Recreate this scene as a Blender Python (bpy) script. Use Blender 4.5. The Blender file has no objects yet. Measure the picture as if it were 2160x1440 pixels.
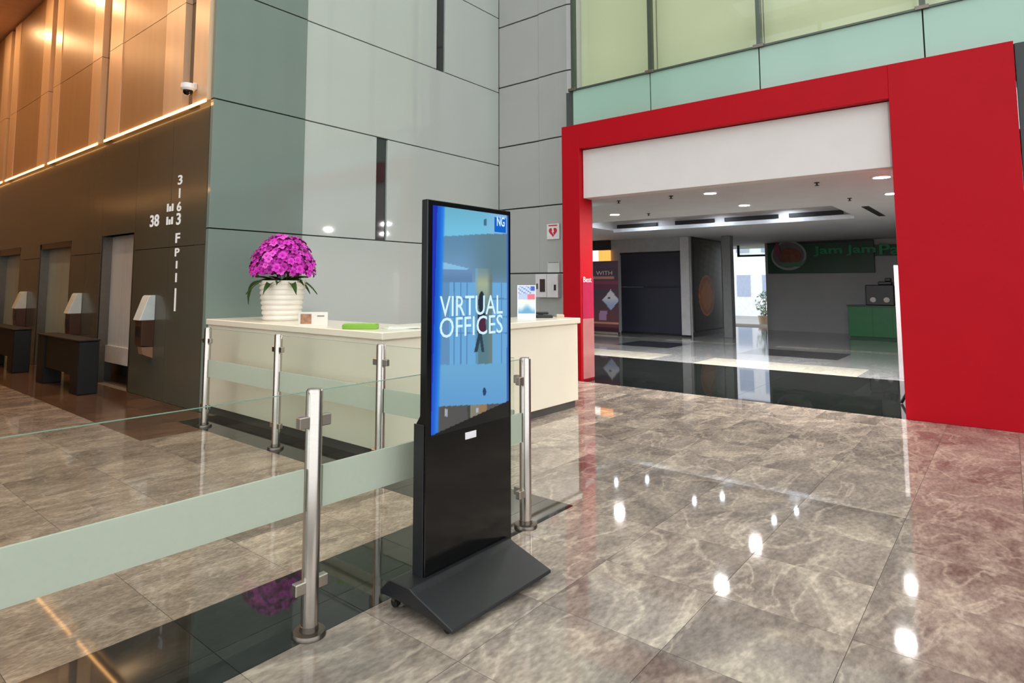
import bpy, bmesh, math, random
from mathutils import Matrix, Vector
random.seed(7)
S = bpy.context.scene
COL = S.collection

# ------------------------------------------------------------------ camera, world, exposure
FPX, CX, CY = 1306.54, 1010.39, 491.40          # focal length and principal point in pixels of a 2160x1440 frame
TH, PH, RO = math.radians(40.4334), math.radians(4.7957), math.radians(0.1172)
CAM = Vector((0, 0, 1.55))
Fv = Vector((math.cos(TH)*math.cos(PH), math.sin(TH)*math.cos(PH), math.sin(PH)))
r0 = Vector((math.sin(TH), -math.cos(TH), 0)); u0 = r0.cross(Fv)
Rv = math.cos(RO)*r0 + math.sin(RO)*u0
Uv = -math.sin(RO)*r0 + math.cos(RO)*u0
cd = bpy.data.cameras.new('camera'); cam = bpy.data.objects.new('camera', cd); COL.objects.link(cam)
cam.matrix_world = Matrix(((Rv.x, Uv.x, -Fv.x, CAM.x), (Rv.y, Uv.y, -Fv.y, CAM.y), (Rv.z, Uv.z, -Fv.z, CAM.z), (0, 0, 0, 1)))
cd.sensor_fit = 'HORIZONTAL'; cd.sensor_width = 36; cd.lens = FPX/2160*36
cd.shift_x = (1080-CX)/2160; cd.shift_y = -(720-CY)/2160; cd.clip_start = 0.05; cd.clip_end = 300
S.camera = cam
def project(P):
    d = Vector(P) - CAM; w = d.dot(Fv)
    return (CX + FPX*d.dot(Rv)/w, CY - FPX*d.dot(Uv)/w, w)

w = bpy.data.worlds.new('overcast_sky'); S.world = w; w.use_nodes = True
bg = w.node_tree.nodes['Background']; bg.inputs[0].default_value = (0.93, 0.97, 1.0, 1); bg.inputs[1].default_value = 1.75
S.view_settings.view_transform = 'Standard'; S.view_settings.look = 'None'
S.view_settings.gamma = 1; S.view_settings.use_curve_mapping = False
S.view_settings.exposure = 0.35
try:
    S.cycles.use_denoising = True
    S.cycles.max_bounces = 6; S.cycles.diffuse_bounces = 3; S.cycles.glossy_bounces = 3; S.cycles.use_adaptive_sampling = True; S.cycles.adaptive_threshold = .04
    S.cycles.transparent_max_bounces = 12; S.cycles.sample_clamp_indirect = 6; S.cycles.caustics_reflective = False
    S.cycles.caustics_refractive = False
except Exception: pass

# ------------------------------------------------------------------ helpers
def lin(r, g, b):
    def f(c):
        c /= 255
        return c/12.92 if c <= .04045 else ((c+.055)/1.055)**2.4
    return (f(r), f(g), f(b), 1)
MATS = {}
def mat(name, rgb, rough=.5, metal=0, var=.06, scale=6, spec=.5, coat=0, stretch=(1, 1, 1), bump=0, coat_rough=.03):
    if name in MATS: return MATS[name]
    m = bpy.data.materials.new(name); m.use_nodes = True; nt = m.node_tree
    b = nt.nodes['Principled BSDF']; c = lin(*rgb)
    b.inputs['Roughness'].default_value = rough; b.inputs['Metallic'].default_value = metal
    b.inputs['Specular IOR Level'].default_value = spec; b.inputs['Coat Weight'].default_value = coat
    b.inputs['Coat Roughness'].default_value = coat_rough
    g = nt.nodes.new('ShaderNodeNewGeometry'); mp = nt.nodes.new('ShaderNodeMapping'); mp.inputs['Scale'].default_value = stretch
    n = nt.nodes.new('ShaderNodeTexNoise'); n.inputs['Scale'].default_value = scale; n.inputs['Detail'].default_value = 4
    r = nt.nodes.new('ShaderNodeValToRGB')
    r.color_ramp.elements[0].position = .3; r.color_ramp.elements[1].position = .7
    r.color_ramp.elements[0].color = [x*(1-var) for x in c[:3]]+[1]; r.color_ramp.elements[1].color = [min(1, x*(1+var)) for x in c[:3]]+[1]
    L = nt.links.new
    L(g.outputs['Position'], mp.inputs['Vector']); L(mp.outputs[0], n.inputs['Vector']); L(n.outputs['Fac'], r.inputs[0]); L(r.outputs[0], b.inputs['Base Color'])
    if bump:
        bp = nt.nodes.new('ShaderNodeBump'); bp.inputs['Strength'].default_value = bump; bp.inputs['Distance'].default_value = .01
        L(n.outputs['Fac'], bp.inputs['Height']); L(bp.outputs[0], b.inputs['Normal'])
    MATS[name] = m; return m
def emit(name, rgb, strength):
    if name in MATS: return MATS[name]
    m = bpy.data.materials.new(name); m.use_nodes = True; nt = m.node_tree; nt.nodes.remove(nt.nodes['Principled BSDF'])
    e = nt.nodes.new('ShaderNodeEmission'); e.inputs[0].default_value = lin(*rgb); e.inputs[1].default_value = strength
    nt.links.new(e.outputs[0], nt.nodes['Material Output'].inputs[0]); MATS[name] = m
    if strength < 3: m.cycles.emission_sampling = 'NONE'
    return m
def glass(name, tint, ior=1.45, extra=0.0, extra_rgb=(200, 215, 205)):
    """thin sheet: tinted straight-through light plus Fresnel reflection, optionally a frosted share"""
    if name in MATS: return MATS[name]
    m = bpy.data.materials.new(name); m.use_nodes = True; nt = m.node_tree; nt.nodes.remove(nt.nodes['Principled BSDF'])
    t = nt.nodes.new('ShaderNodeBsdfTransparent'); t.inputs[0].default_value = (*tint, 1)
    gl = nt.nodes.new('ShaderNodeBsdfGlossy'); gl.inputs['Roughness'].default_value = .02
    fr = nt.nodes.new('ShaderNodeFresnel'); fr.inputs[0].default_value = ior
    mx = nt.nodes.new('ShaderNodeMixShader'); L = nt.links.new
    bk = nt.nodes.new('ShaderNodeNewGeometry'); iv = nt.nodes.new('ShaderNodeMath'); iv.operation = 'SUBTRACT'; iv.inputs[0].default_value = 1
    ml = nt.nodes.new('ShaderNodeMath'); ml.operation = 'MULTIPLY'      # reflect on the outer faces only (thin sheet)
    L(bk.outputs['Backfacing'], iv.inputs[1]); L(iv.outputs[0], ml.inputs[0]); L(fr.outputs[0], ml.inputs[1]); L(ml.outputs[0], mx.inputs[0]); L(t.outputs[0], mx.inputs[1]); L(gl.outputs[0], mx.inputs[2]); out = mx
    if extra:
        d = nt.nodes.new('ShaderNodeBsdfDiffuse'); tr = nt.nodes.new('ShaderNodeBsdfTranslucent')
        n = nt.nodes.new('ShaderNodeTexNoise'); n.inputs['Scale'].default_value = 40
        g = nt.nodes.new('ShaderNodeNewGeometry'); L(g.outputs['Position'], n.inputs['Vector'])
        rp = nt.nodes.new('ShaderNodeValToRGB'); c = lin(*extra_rgb)
        rp.color_ramp.elements[0].color = [x*.95 for x in c[:3]]+[1]; rp.color_ramp.elements[1].color = c
        L(n.outputs['Fac'], rp.inputs[0]); L(rp.outputs[0], d.inputs[0]); L(rp.outputs[0], tr.inputs[0])
        m1 = nt.nodes.new('ShaderNodeMixShader'); m1.inputs[0].default_value = .4
        L(d.outputs[0], m1.inputs[1]); L(tr.outputs[0], m1.inputs[2])
        m2 = nt.nodes.new('ShaderNodeMixShader'); m2.inputs[0].default_value = extra
        L(mx.outputs[0], m2.inputs[1]); L(m1.outputs[0], m2.inputs[2]); out = m2
    L(out.outputs[0], nt.nodes['Material Output'].inputs[0]); MATS[name] = m; return m
def marble(name, dark, mid, light, scale=1.0, rough=.07, vein=.5):
    if name in MATS: return MATS[name]
    m = bpy.data.materials.new(name); m.use_nodes = True; nt = m.node_tree; L = nt.links.new; N = nt.nodes.new
    b = nt.nodes['Principled BSDF']; b.inputs['Roughness'].default_value = rough
    g = N('ShaderNodeNewGeometry'); oi = N('ShaderNodeObjectInfo')
    mul = N('ShaderNodeMath'); mul.operation = 'MULTIPLY'; mul.inputs[1].default_value = 61
    L(oi.outputs['Random'], mul.inputs[0])
    cb = N('ShaderNodeCombineXYZ'); L(mul.outputs[0], cb.inputs[0]); L(mul.outputs[0], cb.inputs[2])
    add = N('ShaderNodeVectorMath'); add.operation = 'ADD'; L(g.outputs['Position'], add.inputs[0]); L(cb.outputs[0], add.inputs[1])
    mp = N('ShaderNodeMapping'); mp.inputs['Rotation'].default_value = (0, 0, .75); mp.inputs['Scale'].default_value = (scale, scale*2.1, scale)
    L(add.outputs[0], mp.inputs['Vector'])
    n1 = N('ShaderNodeTexNoise'); n1.inputs['Scale'].default_value = 1.5; n1.inputs['Detail'].default_value = 9; n1.inputs['Roughness'].default_value = .66; n1.inputs['Distortion'].default_value = .9
    n2 = N('ShaderNodeTexNoise'); n2.inputs['Scale'].default_value = 2.1; n2.inputs['Detail'].default_value = 6; n2.inputs['Distortion'].default_value = .7
    n3 = N('ShaderNodeTexNoise'); n3.inputs['Scale'].default_value = 34; n3.inputs['Detail'].default_value = 4
    for n in (n1, n2, n3): L(mp.outputs[0], n.inputs['Vector'])
    r1 = N('ShaderNodeValToRGB'); e = r1.color_ramp.elements
    e[0].position = .28; e[0].color = lin(*dark); e[1].position = .72; e[1].color = lin(*light); k = e.new(.5); k.color = lin(*mid)
    L(n1.outputs['Fac'], r1.inputs[0])
    r2 = N('ShaderNodeValToRGB'); e = r2.color_ramp.elements      # thin pale veins
    e[0].position = .47; e[0].color = (0, 0, 0, 1); e[1].position = .53; e[1].color = (0, 0, 0, 1); k = e.new(.5); k.color = (vein, vein, vein, 1)
    L(n2.outputs['Fac'], r2.inputs[0])
    mx = N('ShaderNodeMixRGB'); mx.inputs[2].default_value = lin(*[min(255, c*1.2+10) for c in light])
    L(r2.outputs[0], mx.inputs[0]); L(r1.outputs[0], mx.inputs[1])
    r3 = N('ShaderNodeValToRGB'); e = r3.color_ramp.elements; e[0].position = .3; e[0].color = (.72, .72, .72, 1); e[1].position = .7; e[1].color = (1.22, 1.22, 1.2, 1)
    L(n3.outputs['Fac'], r3.inputs[0])
    m2 = N('ShaderNodeMixRGB'); m2.blend_type = 'MULTIPLY'; m2.inputs[0].default_value = 1
    L(mx.outputs[0], m2.inputs[1]); L(r3.outputs[0], m2.inputs[2])
    # every slab a little lighter or darker than its neighbour
    mr = N('ShaderNodeMapRange'); mr.inputs[3].default_value = .80; mr.inputs[4].default_value = 1.2; L(oi.outputs['Random'], mr.inputs[0])
    m3 = N('ShaderNodeMixRGB'); m3.blend_type = 'MULTIPLY'; m3.inputs[0].default_value = 1
    L(m2.outputs[0], m3.inputs[1]); L(mr.outputs[0], m3.inputs[2]); L(m3.outputs[0], b.inputs['Base Color'])
    MATS[name] = m; return m
def vcol(name, emission=0.0, rough=.35):
    if name in MATS: return MATS[name]
    m = bpy.data.materials.new(name); m.use_nodes = True; nt = m.node_tree; b = nt.nodes['Principled BSDF']
    a = nt.nodes.new('ShaderNodeVertexColor'); a.layer_name = 'print'; b.inputs['Roughness'].default_value = rough
    if emission:
        b.inputs['Base Color'].default_value = (.01, .01, .01, 1)
        nt.links.new(a.outputs[0], b.inputs['Emission Color']); b.inputs['Emission Strength'].default_value = emission; m.cycles.emission_sampling = 'NONE'
    else: nt.links.new(a.outputs[0], b.inputs['Base Color'])
    MATS[name] = m; return m

class MB:
    def __init__(s): s.v = []; s.f = []
    def box(s, x0, x1, y0, y1, z0, z1):
        i = len(s.v)
        s.v += [(x0, y0, z0), (x1, y0, z0), (x1, y1, z0), (x0, y1, z0), (x0, y0, z1), (x1, y0, z1), (x1, y1, z1), (x0, y1, z1)]
        s.f += [(i, i+3, i+2, i+1), (i+4, i+5, i+6, i+7), (i, i+1, i+5, i+4), (i+1, i+2, i+6, i+5), (i+2, i+3, i+7, i+6), (i+3, i, i+4, i+7)]
        return s
    def prism(s, poly, axis, a0, a1):
        """poly: 2-D outline in the two other axes (cyclic order), swept along axis"""
        n = len(poly); i = len(s.v)
        def P(a, q): return {'x': (a, q[0], q[1]), 'y': (q[0], a, q[1]), 'z': (q[0], q[1], a)}[axis]
        s.v += [P(a0, q) for q in poly] + [P(a1, q) for q in poly]
        s.f += [tuple(range(i, i+n)), tuple(range(i+2*n-1, i+n-1, -1))]
        s.f += [(i+k, i+(k+1) % n, i+n+(k+1) % n, i+n+k) for k in range(n)]
        return s
    def cyl(s, p0, p1, r, n=16, r2=None):
        p0, p1 = Vector(p0), Vector(p1); d = (p1-p0).normalized(); r2 = r if r2 is None else r2
        a = d.orthogonal().normalized(); b = d.cross(a); i = len(s.v)
        for P, q in ((p0, r), (p1, r2)):
            s.v += [tuple(P + q*(math.cos(2*math.pi*k/n)*a + math.sin(2*math.pi*k/n)*b)) for k in range(n)]
        s.f += [tuple(range(i, i+n)), tuple(range(i+2*n-1, i+n-1, -1))]
        s.f += [(i+k, i+(k+1) % n, i+n+(k+1) % n, i+n+k) for k in range(n)]
        return s
    def lathe(s, prof, c, n=32):
        i = len(s.v); m = len(prof)
        for r, z in prof:
            s.v += [(c[0]+r*math.cos(2*math.pi*k/n), c[1]+r*math.sin(2*math.pi*k/n), z) for k in range(n)]
        for j in range(m-1):
            s.f += [(i+j*n+k, i+j*n+(k+1) % n, i+(j+1)*n+(k+1) % n, i+(j+1)*n+k) for k in range(n)]
        s.f += [tuple(range(i, i+n)), tuple(range(i+m*n-1, i+(m-1)*n-1, -1))]
        return s
    def tube(s, pts, rad, n=6):
        for k in range(len(pts)-1):
            s.cyl(pts[k], pts[k+1], rad, n)
        return s
    def mesh(s, name, bevel=0, smooth=False, origin=(0, 0, 0), seg=1):
        me = bpy.data.meshes.new(name)
        me.from_pydata([(a-origin[0], b-origin[1], c-origin[2]) for a, b, c in s.v], [], s.f)
        bm = bmesh.new(); bm.from_mesh(me)
        bmesh.ops.recalc_face_normals(bm, faces=bm.faces)
        if bevel: bmesh.ops.bevel(bm, geom=list(bm.edges), offset=bevel, segments=seg, affect='EDGES', profile=.5, clamp_overlap=True)
        bm.to_mesh(me); bm.free()
        if smooth:
            for p in me.polygons: p.use_smooth = True
            try: me.set_sharp_from_angle(angle=math.radians(35))
            except Exception: pass
        return me
    def build(s, name, m, parent=None, bevel=0, smooth=False, seg=1):
        o = bpy.data.objects.new(name, None)
        bpy.data.objects.remove(o)
        og = parent['org'] if parent is not None and 'org' in parent else (0, 0, 0)
        me = s.mesh(name, bevel, smooth, og, seg); me.materials.append(m)
        o = bpy.data.objects.new(name, me); COL.objects.link(o)
        if parent is not None:
            o.parent = parent; o['org'] = tuple(og)
        return o
def tag(o, label=None, cat=None, group=None, kind=None):
    if label: o['label'] = label
    if cat: o['category'] = cat
    if group: o['group'] = group
    if kind: o['kind'] = kind
    return o
def thing(name, org, label, cat, group=None):
    o = bpy.data.objects.new(name, None); COL.objects.link(o); o.location = org; o['org'] = tuple(org); o.empty_display_size = .1
    return tag(o, label, cat, group)
def struct(name, mb, m, label=None, bevel=0):
    o = mb.build(name, m, None, bevel); o['org'] = (0., 0., 0.); return tag(o, label, None, None, 'structure')
def box(*a): return MB().box(*a)
def inst(name, me, parent, loc, scale=(1, 1, 1), rot=(0, 0, 0)):
    o = bpy.data.objects.new(name, me); COL.objects.link(o); o.parent = parent
    og = parent['org'] if 'org' in parent else (0, 0, 0)
    o.location = (loc[0]-og[0], loc[1]-og[1], loc[2]-og[2]); o.scale = scale; o.rotation_euler = rot
    return o
def text_part(name, s, m, parent, origin, ex, ez, width, height, depth=.004, bold=0.0):
    """raised lettering fitted to width x height, lower left corner at origin, ex = reading direction, ez = up"""
    cu = bpy.data.curves.new('t', 'FONT'); cu.body = s; cu.extrude = .5; cu.offset = bold; cu.resolution_u = 3
    t = bpy.data.objects.new('t', cu); COL.objects.link(t)
    dg = bpy.context.evaluated_depsgraph_get(); dg.update()
    me = bpy.data.meshes.new_from_object(t.evaluated_get(dg)); bpy.data.objects.remove(t); me.name = name
    xs = [v.co.x for v in me.vertices]; ys = [v.co.y for v in me.vertices]
    x0, x1, y0, y1 = min(xs), max(xs), min(ys), max(ys)
    ex, ez, og = Vector(ex), Vector(ez), Vector(origin); en = ex.cross(ez)
    og2 = Vector(parent['org']) if 'org' in parent else Vector((0, 0, 0))
    for v in me.vertices:
        a = (v.co.x-x0)/(x1-x0)*width; b = (v.co.y-y0)/(y1-y0)*height; c = (v.co.z+.5)*depth
        v.co = og - og2 + ex*a + ez*b + en*c
    me.materials.clear(); me.materials.append(m)
    o = bpy.data.objects.new(name, me); COL.objects.link(o); o.parent = parent; o['org'] = tuple(og2)
    return o
def printed(name, parent, m, P, nu, nv, fn):
    """flat printed or lit sheet: P(u,v) -> point, fn(u,v,point) -> sRGB"""
    og = Vector(parent['org']) if parent is not None else Vector((0, 0, 0))
    vs = []; cs = []
    for j in range(nv+1):
        for i in range(nu+1):
            u, v = i/nu, j/nv; p = Vector(P(u, v)); vs.append(p-og); cs.append(lin(*fn(u, v, p)))
    fs = [(j*(nu+1)+i, j*(nu+1)+i+1, (j+1)*(nu+1)+i+1, (j+1)*(nu+1)+i) for j in range(nv) for i in range(nu)]
    me = bpy.data.meshes.new(name); me.from_pydata(vs, [], fs)
    ca = me.color_attributes.new('print', 'FLOAT_COLOR', 'POINT')
    ca.data.foreach_set('color', [c for q in cs for c in q])
    me.materials.append(m); o = bpy.data.objects.new(name, me); COL.objects.link(o); o.parent = parent; o['org'] = tuple(og)
    return o
def mixc(a, b, t):
    t = max(0, min(1, t)); return tuple(a[i]+(b[i]-a[i])*t for i in range(3))
def sstep(e0, e1, x):
    t = max(0, min(1, (x-e0)/(e1-e0))); return t*t*(3-2*t)

# ------------------------------------------------------------------ materials
M_marble = marble('marble', (100, 90, 83), (146, 134, 123), (192, 178, 159), .62, .035, .25)
M_marble_in = marble('marble_lobby', (112, 97, 85), (150, 132, 116), (186, 167, 148), 1.2, .045, .2)
M_black = marble('black_granite', (20, 22, 22), (30, 33, 31), (42, 45, 42), 3, .035, .03)
M_brown = marble('brown_stone', (74, 54, 40), (98, 72, 54), (122, 92, 70), 2, .12, .1)
M_cream = marble('cream_stone', (186, 184, 168), (205, 203, 188), (220, 218, 205), 2, .08, .2)
M_grey = marble('grey_stone', (134, 136, 138), (156, 158, 160), (174, 176, 177), 2, .07, .2)
M_dkgrey = marble('dark_grey_stone', (44, 46, 50), (58, 60, 64), (72, 74, 78), 2, .07, .1)
M_grout = mat('grout', (116, 107, 94), .7)
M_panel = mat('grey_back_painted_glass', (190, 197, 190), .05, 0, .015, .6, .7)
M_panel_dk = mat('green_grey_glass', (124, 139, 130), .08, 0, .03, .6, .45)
M_slit = mat('dark_mirror_strip', (46, 48, 47), .05, 0, .04, 3, .8)
M_joint = mat('dark_joint', (70, 74, 72), .6)
M_alu = mat('grey_aluminium_panel', (178, 178, 174), .32, .15, .025, 1.2)
M_red = mat('red_lacquer', (180, 4, 24), .5, 0, .03, 2, .15)
M_white = mat('white_plaster', (222, 216, 213), .6, 0, .02, 3)
M_ceil = mat('corridor_ceiling_paint', (206, 206, 208), .7, 0, .03, 2)
M_steel = mat('brushed_steel', (196, 188, 180), .24, 1, .05, 12, stretch=(1, 1, 60))
M_steel_dk = mat('dull_steel', (120, 112, 104), .35, 1, .05, 20)
M_kblack = mat('black_gloss', (9, 9, 10), .12, 0, .1, 4)
M_kmatte = mat('black_metal', (30, 31, 34), .38, 0, .1, 14)
M_counter = mat('cream_solid_surface', (240, 232, 211), .25, 0, .02, 2)
M_glass = glass('rail_glass', (.955, .974, .958))
M_frost = glass('frosted_film', (.86, .93, .88), extra=.84, extra_rgb=(222, 230, 216))

# ------------------------------------------------------------------ setting: floor
floor = struct('floor', box(-8, 26.5, -10, 22, -.3, -.004), M_grout, 'polished stone floor of the lobby and corridor')
def tile_mesh(name, m):
    me = box(-.5, .5, -.5, .5, -.004, 0).mesh(name); me.materials.append(m); return me
T = {k: tile_mesh(k+'_tile', m) for k, m in dict(marble=M_marble, lobby=M_marble_in, black=M_black, brown=M_brown, cream=M_cream, grey=M_grey, dkgrey=M_dkgrey).items()}
ntile = 0
def in_view(x0, x1, y0, y1, mx=420, my=330):
    for x in (x0, (x0+x1)/2, x1):
        for y in (y0, (y0+y1)/2, y1):
            a, b, d = project((x, y, 0))
            if d > .3 and -mx < a < 2160+mx and b < 1440+my: return True
    return False
def lay(kind, x0, x1, y0, y1, name='tile', gap=.0028, always=False):
    global ntile
    if x1-x0 < .02 or y1-y0 < .02 or not (always or in_view(x0, x1, y0, y1)): return
    inst(name, T[kind], floor, ((x0+x1)/2, (y0+y1)/2, 0), (x1-x0-gap, y1-y0-gap, 1)); ntile += 1
GX, GY = .625, .605
xs = [2.0+GX*k for k in range(-9, 12)]; ys = [1.21+GY*k for k in range(-7, 34)]
for i in range(len(xs)-1):
    for j in range(len(ys)-1):
        x0, x1, y0, y1 = xs[i], min(xs[i+1], 8.85), ys[j], ys[j+1]
        cx, cy = (x0+x1)/2, (y0+y1)/2
        if 2.42 < cy < 3.02 and cx < 3.875:                       # dark border under the near railing
            lay('black', x0, x1, 2.42, 2.64); lay('black', x0, x1, 2.64, 3.025)
        elif cx > 3.25 and cx < 3.875 and 3.02 < cy < 7.5: lay('black', x0, x1, y0, min(y1, 7.54))
        elif cy < 2.42 or cx > 3.875:
            if cy > 4.9 and cx > 4.5 and cx < 7.2: continue       # behind the counter
            if cx < 9 and cy < 7.5: lay('marble', x0, x1, y0, y1)
        elif cx < 3.25 and cy > 3.02:
            if cy > 6.8 and cx > 2.9: lay('brown', x0, x1, y0, y1)
            elif cy < 17: lay('lobby', x0, x1, y0, y1)
        elif cx < 3.65 and 7.5 < cy < 17: lay('brown', x0, 3.65, y0, y1)
def row(kind_of, x0, x1, ya, yb, step):
    y = ya
    while y < yb-.01:
        y2 = min(y+step, yb); lay(kind_of((y+y2)/2), x0, x1, y, y2); y = y2
row(lambda y: 'black', 8.85, 10.6, -.6, 7.0, 1.2); row(lambda y: 'black', 10.6, 12.35, -.6, 8.4, 1.2)
def strip(x0, x1, segs):
    for k, a, b in segs:
        n = max(1, round((b-a)/1.0)); d = (b-a)/n
        for q in range(n): lay(k, x0, x1, a+q*d, a+(q+1)*d)
strip(12.35, 13.6, [('grey', 0, 2.05), ('cream', 2.05, 4.9), ('grey', 4.9, 5.85), ('cream', 5.85, 8.7)])
strip(13.6, 14.85, [('grey', 0, 9.5)])
strip(14.85, 16.4, [('grey', 0, 2.8), ('dkgrey', 2.8, 4.8), ('grey', 4.8, 6.5), ('dkgrey', 6.5, 8.0), ('grey', 8.0, 10)])
strip(16.4, 16.9, [('grey', 0, 10)])
strip(16.9, 17.4, [('cream', 0, 4.6), ('grey', 4.6, 5.6), ('cream', 5.6, 10.5)])
strip(17.4, 20.4, [('grey', 0, 10.5)])
strip(20.4, 24.2, [('grey', 0, 9)])
ground = struct('ground', box(-70, 90, -90, 70, -.6, -.32), mat('paving', (150, 150, 148), .8, scale=.8), 'paving outside the building')

# ------------------------------------------------------------------ setting: grey panelled wall (left) with slits
wl = struct('wall_left', MB().box(3.66, 9.9, 7.60, 7.9, 0, 12).box(-8, .12, 7.60, 7.9, 0, 12).box(.12, 3.66, 7.60, 7.9, 7.5, 12), M_joint, 'grey glass panelled wall behind the reception counter')
def wpanel(x0, x1, z0, z1, m=M_panel, y=7.54):
    box(x0+.006, x1-.006, y, 7.60, z0+.008, z1-.008).build('panel', m, wl, .003)
ZL = [0.0, .87, 2.25, 3.9, 5.37, 6.9, 8.4, 10, 12]
for k in range(len(ZL)-1):
    z0, z1 = ZL[k], ZL[k+1]
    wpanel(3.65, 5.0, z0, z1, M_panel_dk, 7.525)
    if k == 2: wpanel(5, 6.34, z0, z1); wpanel(6.56, 9.45, z0, z1)
    elif k == 4: wpanel(5, 7.68, z0, z1); wpanel(7.89, 9.45, z0, z1)
    else: wpanel(5, 9.45, z0, z1)
box(6.345, 6.555, 7.575, 7.60, 2.255, 3.89).build('slit', M_slit, wl); box(7.685, 7.885, 7.575, 7.60, 5.375, 6.89).build('slit', M_slit, wl)
for x in (-7, -5, -3, -1): wpanel(x-.99, x+1.0 if x < -1 else .11, 0, 12)

# short aluminium wall at the far corner
wb = struct('wall_back', MB().box(9.5, 9.9, 5.72, 7.6, 0, 12).box(9.255, 9.49, 5.53, 5.84, 0, 4.0), M_joint, 'grey metal clad wall beside the red portal')  # second box is an unseen filler added to keep sky light out
ZB = [0, .55, 1.77, 3.01, 4.25, 5.46, 6.70, 7.94, 9.2, 10.4, 12]
for k in range(len(ZB)-1):
    z0, z1 = ZB[k]+.012, ZB[k+1]-.012
    box(9.45, 9.5, 6.575, 7.535, z0, z1).build('panel', M_alu, wb, .004)
    pr = [(9.5, 6.565), (9.435, 6.565), (9.415, 6.2), (9.42, 5.93), (9.45, 5.86), (9.5, 5.84)]
    MB().prism(pr, 'z', z0, z1).build('panel', M_alu, wb)

# ------------------------------------------------------------------ setting: upper glazing over the portal
M_spandrel = mat('teal_spandrel_glass', (160, 195, 178), .12, 0, .03, .7, .6)
M_upglass = mat('pale_green_blind', (226, 224, 196), .5, 0, .05, .5)  # plain pale blind colour, without any backlight
win = struct('window_1', box(9.06, 9.3, -9.9, 5.72, 4.0, 4.9), M_joint, 'green glazed gallery front above the red portal')
MY = [5.55, 4.13, 2.5, .62, -1.15, -2.9, -4.7, -6.5, -8.3]
M_clearg = glass('gallery_glass', (.95, .98, .93), 1.5)
for a, b in zip(MY[1:], MY[:-1]):
    box(9.0, 9.03, a+.008, b-.008, 4.25, 4.89).build('spandrel_pane', M_spandrel, win)
    box(8.985, 9.0, a+.025, b-.025, 4.92, 11.9).build('pane', M_clearg, win)
for y in MY:
    box(9.0, 9.09, y-.03, y+.03, 4.9, 11.95).build('mullion', mat('mullion_green_grey', (84, 92, 82), .3, .5), win)
    b_ = MB().box(8.955, 9.01, y-.07, y+.07, 4.88, 4.93); b_.build('bracket', M_steel_dk, win, .004)
box(8.97, 9.06, -8.3, 5.58, 4.885, 4.91).build('bottom_rail', mat('mullion_green_grey', (84, 92, 82)), win)
for a, b in zip(MY[1:], MY[:-1]):
    box(9.28, 9.30, a+.01, b-.01, 4.9, 11.9).build('blind', M_upglass, win)
struct('wall_gallery', box(9.31, 9.6, -9.9, 5.72, 3.9, 12), M_white, 'wall behind the gallery blinds')
struct('wall_right', box(8.95, 9.3, -9.9, -.19, 0, 4.24), mat('dark_green_wall', (30, 36, 36), .3), 'dark wall right of the red portal')
roof = struct('ceiling', MB().box(-8, 9.9, -10, -9.6, 12, 12.4).box(-8, 9.9, 7.6, 8.0, 12, 12.4).box(-8, -7.6, -9.6, 7.6, 12, 12.4).box(9.5, 9.9, -9.6, 7.6, 12, 12.4), M_white, 'edge of the glazed atrium roof')
for x in (-5, -2, 1, 4, 7): box(x-.12, x+.12, -9.6, 7.6, 12, 12.35).build('roof_beam', M_white, roof)
for y in (-7, -4, -1, 2, 5): box(-7.6, 9.5, y-.06, y+.06, 12.1, 12.3).build('roof_bar', M_white, roof)
fac = struct('window_2', box(-8.1, 9.9, -10.1, -10.0, 11.6, 12), M_steel_dk, 'tall front glazing bars behind the viewer')
for x in (-8, -5, -2, 1, 4, 7, 9.8): box(x-.06, x+.06, -10.1, -9.95, 0, 12).build('mullion', M_steel_dk, fac)
for z in (3, 6, 9): box(-8, 9.9, -10.08, -9.98, z-.04, z+.04).build('transom', M_steel_dk, fac)
fac2 = struct('window_3', box(-8.1, -8.0, -10, 7.6, 11.6, 12), M_steel_dk, 'tall side glazing bars behind the viewer')
for y in (-7, -4, -1, 2, 5): box(-8.1, -7.95, y-.06, y+.06, 0, 12).build('mullion', M_steel_dk, fac2)
for z in (3, 6, 9): box(-8.08, -7.98, -10, 7.6, z-.04, z+.04).build('transom', M_steel_dk, fac2)

# ------------------------------------------------------------------ red portal with white fascia
rp = thing('red_portal', (8.85, 2.75, 0), 'big red rectangular portal framing the corridor opening', 'portal')
box(8.85, 9.25, 5.35, 5.69, 0, 4.245).build('jamb', M_red, rp, .004)
box(8.85, 9.25, -.18, .99, 0, 4.245).build('jamb', M_red, rp, .004)
box(8.85, 9.25, .99, 5.35, 3.825, 4.245).build('lintel', M_red, rp, .004)
tag(box(8.9, 9.25, 5.338, 5.35, .03, 1.0).build('reveal_panel', mat('dusty_pink_panel', (172, 112, 110), .12, spec=.6), rp), 'glossy dusty pink lining of the inner jamb')
tag(box(8.9, 9.25, 5.338, 5.35, 1.0, 1.66).build('reveal_panel', mat('plum_panel', (168, 44, 74), .15), rp), 'plum coloured lining of the inner jamb')
text_part('lettering', 'Best', mat('print_white', (235, 232, 228), .5), rp, (8.92, 5.337, 1.6), (1, 0, 0), (0, 0, 1), .26, .09, .003)
fs = thing('white_fascia', (9.0, 3.1, 3.0), 'blank white fascia panel under the red lintel', 'fascia')
box(8.96, 9.2, 1.0, 5.34, 3.0, 3.815).build('panel', M_white, fs, .004)
box(8.958, 9.0, 1.0, 1.02, 3.0, 3.815).build('shadow_strip', mat('fascia_shadow', (170, 168, 166), .5), fs)  # grey strip painted in for the shadow gap at the right end

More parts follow.
